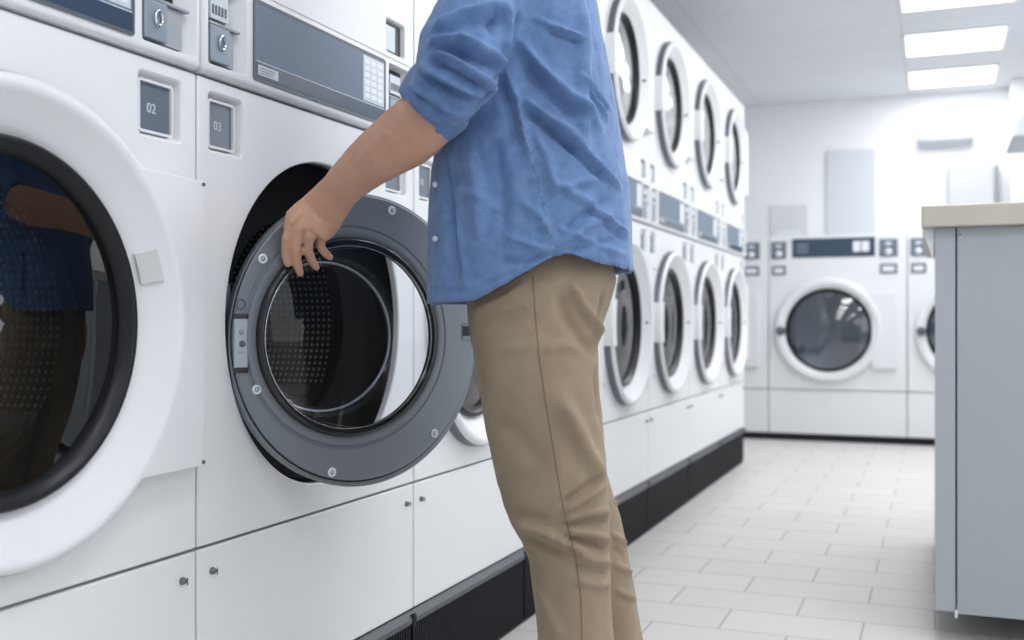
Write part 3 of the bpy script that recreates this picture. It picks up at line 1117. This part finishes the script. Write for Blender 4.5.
rings.append(cam_ring(434, 625, 290, TD, .165, lift=lambda q: (290 - interp(hem_tab, q)) / F * TD + .03))
rings.append(cam_ring(430, 629, 290, TD, .172, lift=hem_lift(290)))
rings.append(cam_ring(426, 633, 290, TD, .180, lift=hem_lift(290)))
rings.append(cam_ring(427, 632.5, 286, TD, .182, lift=lambda q: .85 * hem_lift(286)(q)))
rings.append(cam_ring(428, 632, 260, TD, .185, lift=lambda q: .3 * hem_lift(275)(q)))
for y, L, R, hd in levels:
    rings.append(cam_ring(L, R, y, TD, hd))
mb = MB().loft(rings)
# near sleeve
S0, S1, S2, S3 = pt(520, -22, 1.73), pt(478, 22, 1.665), pt(455, 78, 1.632), pt(426, 113, 1.665)
mb.tube([S0, pt(497, -5, 1.71), S1, pt(462, 52, 1.642), S2, pt(445, 92, 1.645), pt(437, 102, 1.66)], [.089, .079, .071, .068, .066, .058, .052], 28, caps=False)
# far sleeve, mostly hidden
T0, T1, T2 = pt(524, -20, 2.02), pt(528, 90, 2.07), pt(524, 175, 2.04)
mb.tube([T0, pt(526, 30, 2.05), T1, T2], [.082, .070, .062, .056], 24)
# collar
shirt = mb.build('shirt', M['shirt'], person, origin=PO, smooth=180)
remesh(shirt, .0042, 4)
creases = [
    # sleeve folds
    ([(453, 35), (474, 47), (491, 54), (500, 67)], .008, .012), ([(456, 47), (474, 58), (492, 66)], .006, -.009),
    ([(431, 44), (444, 39), (460, 43), (477, 50)], .007, .011), ([(436, 50), (452, 50), (470, 62)], .005, -.008),
    ([(433, 54), (449, 59), (465, 70), (482, 80), (494, 89)], .007, .012), ([(432, 61), (449, 67), (466, 79), (484, 89)], .005, -.009),
    ([(422, 66), (444, 77), (463, 87), (482, 95)], .007, .010), ([(420, 74), (442, 86), (462, 97), (476, 102)], .005, -.009),
    ([(435, 28), (465, 13), (507, 3)], .010, .010), ([(440, 34), (470, 24), (505, 20)], .008, -.006),
    ([(507, 5), (508, 30), (503, 50)], .008, .008), ([(497, 10), (490, 35)], .01, -.006),
    ([(519, 12), (518, 24), (511, 45), (502, 66), (489, 92), (476, 110)], .0045, -.010),
    ([(410, 84), (430, 96), (452, 112), (466, 116)], .005, .006), ([(414, 92), (432, 106), (450, 120)], .004, -.006),
    # armpit drag lines over the side
    ([(519, 40), (540, 66), (561, 88), (582, 108), (600, 126)], .010, .010), ([(520, 55), (540, 80), (560, 102), (580, 120)], .010, -.009),
    ([(522, 95), (542, 112), (561, 124), (580, 141)], .008, .009), ([(524, 108), (544, 124), (566, 139), (588, 158)], .010, -.008),
    ([(556, 125), (580, 146), (602, 170), (620, 188)], .006, .008), ([(560, 136), (584, 160), (606, 182)], .006, -.007),
    ([(578, 76), (592, 96), (608, 118)], .004, .006), ([(582, 74), (597, 93), (611, 112)], .004, -.006),
    ([(580, -10), (583, 50), (581, 105), (584, 150)], .014, .008),
    ([(547, 26), (562, 31), (578, 38)], .004, .005), ([(548, 31), (564, 36), (580, 44)], .004, -.004),
    ([(506, 70), (518, 100), (524, 130), (530, 160)], .006, .006), ([(500, 75), (510, 110), (518, 150)], .008, -.009),
    ([(470, 150), (480, 190), (478, 240)], .016, .008), ([(492, 140), (500, 185), (503, 230)], .014, -.009),
    ([(505, 235), (525, 243), (548, 250)], .006, .005), ([(498, 262), (522, 262), (546, 254)], .006, -.005),
    ([(560, 246), (585, 228), (612, 214)], .008, .006), ([(562, 235), (585, 214), (608, 200)], .009, -.006),
    ([(566, 252), (592, 244), (622, 240)], .006, -.004),
    ([(550, 180), (575, 195), (605, 210)], .008, .005), ([(455, 160), (452, 220), (452, 290)], .012, -.006),
    ([(440, 292), (470, 291), (505, 277), (545, 253)], .004, -.0025), ([(560, 253), (592, 263), (626, 268)], .003, -.002),
    ([(528, 60), (545, 110), (560, 150)], .02, -.006),
    ([(450, 188), (480, 196), (505, 214)], .008, .004), ([(520, 200), (540, 215), (552, 235)], .008, .004),
]
creases += [
    ([(446, 152), (449, 190), (453, 230), (460, 292)], .0032, -.004), ([(451, 152), (454, 190), (458, 230), (466, 290)], .005, .003),
    ([(530, 103), (560, 129), (586, 160)], .005, .005), ([(535, 18), (556, 27), (578, 39)], .004, .004),
    ([(560, 188), (580, 183), (599, 178)], .006, .005), ([(558, 227), (586, 240), (627, 256)], .005, .004), ([(591, 206), (609, 219), (628, 233)], .004, .005),
    ([(590, 212), (608, 226), (626, 240)], .004, -.005), ([(478, 144), (491, 206), (483, 242)], .008, -.005), ([(534, 130), (548, 160), (556, 200)], .007, .005),
    ([(536, 175), (532, 182)], .004, .004), ([(540, 200), (534, 207)], .004, .004), ([(544, 222), (538, 229)], .004, .004), ([(548, 236), (541, 243)], .004, .004),
    ([(470, 300), (505, 281), (550, 254), (590, 264), (628, 269)], .002, -.0018),
]
crease(shirt, [(a_, b_ * .9, c_ * 1.6) for a_, b_, c_ in creases])
wrinkle(shirt, 13, .0028, 3, (1, 1, .8))
wrinkle(shirt, 38, .0010, 9)

BV = BVHTree.FromPolygons([v.co + PO for v in shirt.data.vertices], [tuple(p.vertices) for p in shirt.data.polygons])


def on_cloth(bvh, px, py, lift=0.0):
    h = bvh.ray_cast(EYE, ray(px, py))
    if h[0] is None:
        return None
    return h[0] + h[1] * lift


def strip(bvh, pts, wpx, lift, thick=.0012):
    """narrow band of cloth lying on a surface along a traced line"""
    mb = MB()
    P = []
    for a, b in zip(pts, pts[1:]):
        n = max(2, int(math.hypot(b[0] - a[0], b[1] - a[1]) / 3))
        for q in range(n):
            t = q / n
            P.append((a[0] + (b[0] - a[0]) * t, a[1] + (b[1] - a[1]) * t))
    P.append(pts[-1])
    rr = []
    for i, p in enumerate(P):
        a, b = P[max(i - 1, 0)], P[min(i + 1, len(P) - 1)]
        dx, dy = b[0] - a[0], b[1] - a[1]
        l = math.hypot(dx, dy) or 1
        nx, ny = -dy / l * wpx / 2, dx / l * wpx / 2
        q1 = on_cloth(bvh, p[0] + nx, p[1] + ny, lift)
        q0 = on_cloth(bvh, p[0], p[1], lift)
        q2 = on_cloth(bvh, p[0] - nx, p[1] - ny, lift)
        if None in (q0, q1, q2):
            continue
        d = ray(*p) * (thick + lift + .002)
        rr.append([q1, q0 - d * .2, q2, q2 + d, q1 + d])
    if len(rr) > 1:
        mb.loft(rr)
    return mb


strip(BV, [(517, 96), (520, 120), (531, 155), (543, 200), (550, 235), (553, 254)], 3.2, .0004, .0006).build('side_seam', M['stitch'], shirt)
for px, py in ((437.5, 185), (437.5, 239)):
    c_ = on_cloth(BV, px, py, .004)
    if c_:
        d = -ray(px, py)
        MB().tube([c_, c_ + d * .0014], .0050, 16, caps=True).build('button', M['button'], shirt, origin=PO)
for o in list(shirt.children):
    if o.name.startswith(('side_seam', 'button_placket')):
        for v in o.data.vertices:
            v.co -= PO

# ---------- body: one continuous surface (arms, hands, torso, neck, head, legs)
def dpl(px, py, off):
    """point seen at (px, py) lying off in front of the open door's face"""
    rd = ray(px, py)
    c_ = DC + DN * off
    t = (c_ - EYE).dot(DN) / rd.dot(DN)
    return EYE + rd * t


mb = MB()
wr = dpl(334, 197, .072)
pa1 = dpl(322, 212, .062)
E = pt(446, 104, 1.66)
# upper arm inside the sleeve, forearm, wrist
mb.tube([S0, S1, S2, E], [.050, .048, .040, .028], 20)


def ell_ring(c, t, wdir, hw, ht, n=20):
    t = t.normalized()
    wv = (wdir - t * wdir.dot(t)).normalized()
    hv = t.cross(wv)
    return [c + wv * hw * math.cos(2 * PI * k / n) + hv * ht * math.sin(2 * PI * k / n) for k in range(n)]


def q_at(px, py, dep):
    return pt(px, py, dep)


wdep = (wr - EYE).dot(VD)
def dd_(px, py, off):
    return (dpl(px, py, off) - EYE).dot(VD)


sect = [((445, 108), 1.665, 24, .8), ((432, 117), 1.678, 29, .8), ((420, 125), 1.692, 32.5, .8), ((405, 137), 1.715, 32, .82), ((386, 150), 1.748, 28.5, .85), ((367, 164), 1.785, 25, .85),
        ((350, 179), 1.822, 21.5, .78), ((340, 190), 1.848, 20, .68), ((331, 201), 1.872, 21.5, .58),
        ((322, 212), dd_(322, 212, .062), 24.0, .5), ((314, 222), dd_(314, 222, .056), 24.5, .44), ((308, 230), dd_(308, 230, .052), 21.5, .42)]
rr = []
ctr = [pt(p[0], p[1], dd) for p, dd, _, _ in sect]
for i, (p, dd, hw, fl) in enumerate(sect):
    t = ctr[min(i + 1, len(ctr) - 1)] - ctr[max(i - 1, 0)]
    pp = (-(sect[min(i + 1, len(sect) - 1)][0][1] - sect[max(i - 1, 0)][0][1]), (sect[min(i + 1, len(sect) - 1)][0][0] - sect[max(i - 1, 0)][0][0]))
    wd_ = VR * pp[0] - VU * pp[1]
    rr.append(ell_ring(ctr[i], t, wd_, hw * dd / F, hw * dd / F * fl, 24))
mb.loft(rr)
# fingers: (picture column, row, height over the door face, radius)
fingers = [
    [(301, 212, .050, .0105), (292, 222, .050, .0100), (286.5, 238, .040, .0090), (285, 252, .024, .0080), (287.5, 264, .015, .0070)],
    [(309, 220, .055, .0112), (299.5, 230, .055, .0106), (295.5, 248, .043, .0098), (297, 262, .030, .0090), (300, 273, .0225, .0078)],
    [(317, 226, .055, .0112), (310, 236, .054, .0104), (307.5, 248, .043, .0096), (311, 259, .031, .0088), (316, 267, .0240, .0076)],
    [(326, 228, .052, .0104), (321.5, 237, .050, .0098), (320, 245, .040, .0088), (324, 252, .031, .0080), (330, 257, .0250, .0070)],
]
for fg in fingers:
    mb.tube([dpl(a, b, c_) for a, b, c_, _ in fg], [d_ for *_, d_ in fg], 14)
# thumb leaves the side of the palm and reaches behind the index finger
mb.tube([dpl(317, 203, .052), dpl(302, 206, .040), dpl(291, 215, .026), dpl(288, 228, .020)], [.0135, .012, .0105, .009], 14)
# torso inside the shirt, neck, head
for_t = [(300, 462, 600, .13), (225, 462, 600, .13), (130, 466, 592, .15), (40, 470, 580, .165), (-30, 478, 575, .17), (-62, 490, 566, .14)]
mb.loft([cam_ring(L, R, y, TD, hd, 32) for y, L, R, hd in for_t])
nb = pt(530, -60, TD)
HC = nb + Vector((-.045, -.01, .215))     # head centre, faces the machines
mb.tube([nb + Vector((.01, 0, -.06)), nb + Vector((-.005, 0, .04)), nb + Vector((-.025, -.005, .13))], [.068, .060, .062], 24)
hf = (-VR * .93 - VD * .20).normalized()  # facing direction
hf = Vector((hf.x, hf.y, -.28)).normalized()
hs_ = Vector((0, 0, 1)).cross(hf).normalized()
hu = hf.cross(hs_).normalized()


def hp_(f, s, u):
    return HC + hf * f + hs_ * s + hu * u


hr = []
for u, c0, fh, sh in ((-.112, .045, .030, .026), (-.100, .040, .050, .042), (-.078, .028, .068, .056), (-.045, .012, .084, .066), (-.01, .003, .094, .072), (.025, -.003, .098, .076),
                      (.06, -.006, .094, .076), (.09, -.010, .078, .066), (.108, -.012, .056, .048), (.118, -.014, .028, .024)):
    hr.append([hp_(c0 + fh * math.cos(2 * PI * k / 28), sh * math.sin(2 * PI * k / 28), u) for k in range(28)])
mb.loft(hr)
# brow, nose, lips, chin, ears
mb.tube([hp_(.094, -.03, .030), hp_(.100, 0, .030), hp_(.094, .03, .030)], [.008, .009, .008], 10)
mb.tube([hp_(.094, 0, .022), hp_(.106, 0, .0), hp_(.115, 0, -.018)], [.008, .010, .013], 12)
mb.tube([hp_(.100, -.014, -.021), hp_(.103, .014, -.021)], [.008, .008], 8)
mb.tube([hp_(.088, -.020, -.046), hp_(.097, 0, -.045), hp_(.088, .020, -.046)], [.005, .008, .005], 8)
mb.tube([hp_(.084, -.018, -.056), hp_(.093, 0, -.057), hp_(.084, .018, -.056)], [.005, .008, .005], 8)
mb.tube([hp_(.070, 0, -.092), hp_(.078, 0, -.088)], [.016, .016], 12)
for sd in (-1, 1):
    mb.tube([hp_(-.004, sd * .073, .028), hp_(-.014, sd * .080, .012), hp_(-.006, sd * .077, -.018), hp_(.0, sd * .072, -.030)], [.008, .011, .009, .006], 10)
# far arm hanging by the side with a relaxed hand
AW = pt(545, 300, 2.02)
mb.tube([T0, T1, T2, pt(536, 230, 2.03), AW], [.050, .046, .042, .038, .027], 20)
pm = AW + Vector((-.008, -.005, -.085))
mb.loft([ell_ring(AW, pm - AW, VR, .026, .020), ell_ring(AW + (pm - AW) * .5, pm - AW, VR, .038, .017), ell_ring(pm, pm - AW, VR, .040, .014)])
for q, (o_, l_) in enumerate(((-.030, .068), (-.010, .078), (.010, .073), (.029, .058))):
    b_ = pm + VR * o_
    mb.tube([b_ + Vector((0, 0, .02)), b_ + Vector((-.003, -.004, -l_ * .4)), b_ + Vector((-.006, -.016, -l_ * .75)), b_ + Vector((-.006, -.028, -l_))], [.0098, .0094, .0085, .0075], 12)
mb.tube([AW + VR * -.022 + Vector((0, 0, -.025)), AW + VR * -.045 + Vector((-.0, -.008, -.062)), AW + VR * -.050 + Vector((0, -.018, -.098))], [.013, .0115, .0095], 12)
# legs inside the trousers
NL = [(300, 497, 590, 1.77, .07), (345, 495, 585, 1.765, .075), (430, 508, 590, 1.76, .065), (520, 528, 598, 1.76, .055), (600, 548, 600, 1.76, .045), (760, 560, 595, 1.76, .032), (812, 565, 592, 1.76, .030)]
FL = [(300, 500, 590, 1.90, .07), (345, 505, 590, 1.91, .075), (430, 520, 585, 1.925, .065), (520, 545, 605, 1.93, .055), (600, 572, 622, 1.93, .045), (720, 595, 630, 1.93, .032), (772, 600, 626, 1.93, .030)]
for T in (NL, FL):
    mb.loft([cam_ring(L, R, y, dd, hd, 24, 2.0) for y, L, R, dd, hd in T])
body = mb.build('body', M['skin'], person, origin=PO, smooth=180)
remesh(body, .0033, 3)
# knuckles, tendons
crease(body, [([(330, 200), (312, 214), (299, 224)], .004, .0010), ([(334, 206), (318, 222), (310, 229)], .004, .0010),
              ([(293, 219), (291, 225)], .006, .003), ([(300, 227), (299, 233)], .006, .003), ([(311, 233), (310, 238)], .006, .0025),
              ([(303, 240), (302, 256)], .0025, -.002), ([(292, 224), (290, 246)], .0025, -.003),
              ([(394, 128), (372, 145), (350, 172)], .006, .0018), ([(330, 190), (344, 205)], .004, -.0012)])
wrinkle(body, 60, .0006, 5)
nb_ = dpl(330.5, 256.2, .0320)
MB().tube([nb_, nb_ + DN * .0006], .0042, 14).build('fingernail', M['nail'], body, origin=PO)

# eyes and hair
for sd in (-1, 1):
    c_ = hp_(.077, sd * .030, .012)
    e_ = MB().tube([c_, c_ + hf * .001], .0095, 16).build('eye', M['eye'], body, origin=PO)
    MB().tube([c_ + hf * .0075, c_ + hf * .0080], .0036, 12).build('iris', M['hair'], body, origin=PO)
hr = []
for u, c0, fh, sh in ((-.050, -.062, .040, .068), (-.015, -.040, .068, .080), (.03, -.028, .084, .086), (.062, -.012, .096, .086), (.095, -.008, .088, .076), (.118, -.010, .066, .058), (.130, -.012, .036, .032)):
    hr.append([hp_(c0 + fh * math.cos(2 * PI * k / 28), sh * math.sin(2 * PI * k / 28), u) for k in range(28)])
hair = MB().loft(hr).build('hair', M['hair'], person, origin=PO, smooth=180)
remesh(hair, .006, 2)
wrinkle(hair, 60, .004, 2)

# ---------- rolled cuff
cuff_pts = [pt(450, 101, 1.598), pt(441, 106, 1.598), pt(432, 110.5, 1.6), pt(424, 117.5, 1.602), pt(420, 120.5, 1.603)]
mb = MB()


def cuff_ring(cx, cy, dep, hw, fl, dirx=(-25, 20)):
    t = VR * dirx[0] - VU * dirx[1]
    wv = VR * (-dirx[1]) - VU * (dirx[0])
    return ell_ring(pt(cx, cy, dep), t, wv, hw * dep / F, hw * dep / F * fl, 40)


cr = [cuff_ring(447, 91, 1.655, 36, .9), cuff_ring(443, 94, 1.66, 41, .9), cuff_ring(435, 101, 1.668, 41, .9), cuff_ring(428, 109, 1.68, 38.5, .9), cuff_ring(421, 118.5, 1.692, 35.5, .9), cuff_ring(420.3, 119.5, 1.693, 34.2, .9)]
cuff = mb.loft(cr).build('rolled_cuff', M['shirt'], person, origin=PO, smooth=180)
remesh(cuff, .004, 2)
crease(cuff, [([(408, 92), (425, 104), (445, 122), (456, 130)], .003, -.003), ([(412, 84), (430, 98), (452, 114)], .004, .004), ([(402, 100), (420, 116), (442, 134)], .003, -.002)])
wrinkle(cuff, 34, .0018, 4)

# ---------- trousers
mb = MB()
pel = [(235, 455, 606, .13, 1.85), (262, 462, 612, .150, 1.85), (280, 465, 615, .162, 1.85), (300, 466, 609, .165, 1.845), (320, 468, 603, .165, 1.84), (345, 472, 596, .15, 1.84), (365, 482, 590, .10, 1.84)]
mb.loft([cam_ring(L, R, y, dd, hd, 40, 2.3) for y, L, R, hd, dd in pel])
nl = [(275, 470, 606, 1.775, .085), (310, 469, 602, 1.768, .092), (345, 472.5, 597, 1.765, .095), (390, 479, 599, 1.762, .092), (430, 486, 603, 1.76, .087), (480, 497, 607, 1.76, .082), (505, 504, 609, 1.76, .080),
      (522, 511, 610, 1.76, .078), (540, 523, 611, 1.76, .076), (560, 530, 611, 1.76, .074), (600, 534, 612, 1.76, .072), (640, 537, 613, 1.76, .070), (700, 541, 612, 1.76, .068), (760, 545, 610, 1.76, .064), (806, 547, 606, 1.76, .062)]
mb.loft([cam_ring(L, R, y, dd, hd, 40, 2.15) for y, L, R, dd, hd in nl])
fl_ = [(275, 476, 600, 1.90, .085), (345, 482, 592, 1.91, .09), (400, 492, 594, 1.92, .086), (440, 503, 599, 1.925, .082), (480, 514, 609, 1.93, .078), (520, 526, 622, 1.93, .073), (545, 536, 627, 1.93, .071), (570, 544, 632, 1.93, .07), (600, 550, 637, 1.93, .068),
       (640, 556, 643, 1.93, .066), (700, 565, 647, 1.93, .063), (768, 573, 648, 1.93, .060)]
mb.loft([cam_ring(L, R, y, dd, hd, 40, 2.15) for y, L, R, dd, hd in fl_])
pants = mb.build('trousers', M['pants'], person, origin=PO, smooth=180)
remesh(pants, .0055, 4)
pcre = [
    ([(517, 523), (530, 527), (548, 534), (574, 546), (590, 556)], .007, .009), ([(514, 515), (530, 517), (552, 523)], .010, -.004), ([(522, 536), (540, 545), (562, 556)], .008, -.006),
    ([(562, 512), (585, 498), (604, 485)], .006, .007), ([(562, 504), (582, 490), (602, 474)], .006, -.005),
    ([(562, 519), (585, 514), (609, 511)], .005, .006), ([(566, 526), (588, 521), (610, 520)], .005, -.006),
    ([(566, 530), (588, 533), (611, 541)], .006, .008), ([(566, 537), (590, 543), (611, 551)], .005, -.006),
    ([(574, 555), (592, 560), (611, 562)], .006, .006), ([(570, 566), (592, 570), (611, 572)], .007, -.005),
    ([(576, 580), (595, 585), (612, 586)], .006, .004),
    ([(560, 395), (574, 425), (588, 455), (604, 480)], .016, .010), ([(600, 352), (596, 380), (600, 420)], .010, -.005),
    ([(570, 285), (580, 305), (595, 325), (599, 345)], .010, .010), ([(558, 292), (566, 318), (582, 340), (596, 352)], .010, -.006),
    ([(604, 292), (600, 312), (599, 335)], .006, -.008),
    ([(475, 310), (500, 300), (525, 285)], .008, .004), ([(476, 325), (505, 318), (530, 310)], .010, -.003),
    ([(540, 330), (530, 345), (500, 352)], .010, .003), ([(545, 350), (560, 345), (580, 350)], .008, .003),
    ([(495, 420), (520, 440), (545, 470)], .02, -.004), ([(525, 580), (545, 600), (560, 640)], .012, .004),
    ([(614, 500), (622, 512), (624, 524)], .005, .004), ([(612, 535), (622, 540), (630, 548)], .005, .005), ([(613, 548), (624, 556)], .004, -.004), ([(614, 565), (626, 570), (634, 574)], .005, .005), ([(615, 590), (628, 596), (638, 598)], .005, .004),
]
crease(pants, [(a_, b_ * .9, c_ * 1.7) for a_, b_, c_ in pcre])
wrinkle(pants, 12, .003, 6, (1, 1, .7))
wrinkle(pants, 40, .0008, 16)
BP = BVHTree.FromPolygons([v.co + PO for v in pants.data.vertices], [tuple(p.vertices) for p in pants.data.polygons])
sm = strip(BP, [(533, 276), (534, 296), (538.5, 352), (545, 397), (553.5, 450), (564, 512), (575.7, 557), (581, 600), (582, 640), (580, 700)], 1.3, .0006, .0004)
sm.build('side_seam', M['pseam'], pants, origin=PO)
st = strip(BP, [(528, 272), (520, 277), (505, 286), (492, 293)], 1.6, .0008, .0004)
st.build('pocket_edge', M['pseam'], pants, origin=PO)

# ---------- shoes
for T, zz in ((NL, 0), (FL, 0)):
    y, L, R, dd, _ = T[-1]
    an = pt((L + R) / 2, y, dd)
    fwd = (-VR * .95 - VD * .15).normalized()
    sd = Vector((0, 0, 1)).cross(fwd)
    base = Vector((an.x, an.y, 0))
    rr = []
    for f, hw, h0, h1 in ((-.075, .022, .004, .075), (-.065, .034, .0, .095), (-.03, .040, .0, .125), (.02, .042, .0, .120), (.07, .044, .0, .085), (.12, .050, .0, .065), (.165, .046, .0, .052), (.195, .030, .002, .040), (.205, .015, .008, .030)):
        ring = []
        for k in range(20):
            a = 2 * PI * k / 20
            ring.append(base + fwd * f + sd * hw * math.copysign(abs(math.cos(a)) ** .8, math.cos(a)) + Vector((0, 0, (h0 + h1) / 2 + (h1 - h0) / 2 * math.copysign(abs(math.sin(a)) ** .7, math.sin(a)))))
        rr.append(ring)
    MB().loft(rr).build('shoe', M['shoe'], person, origin=PO, smooth=60)
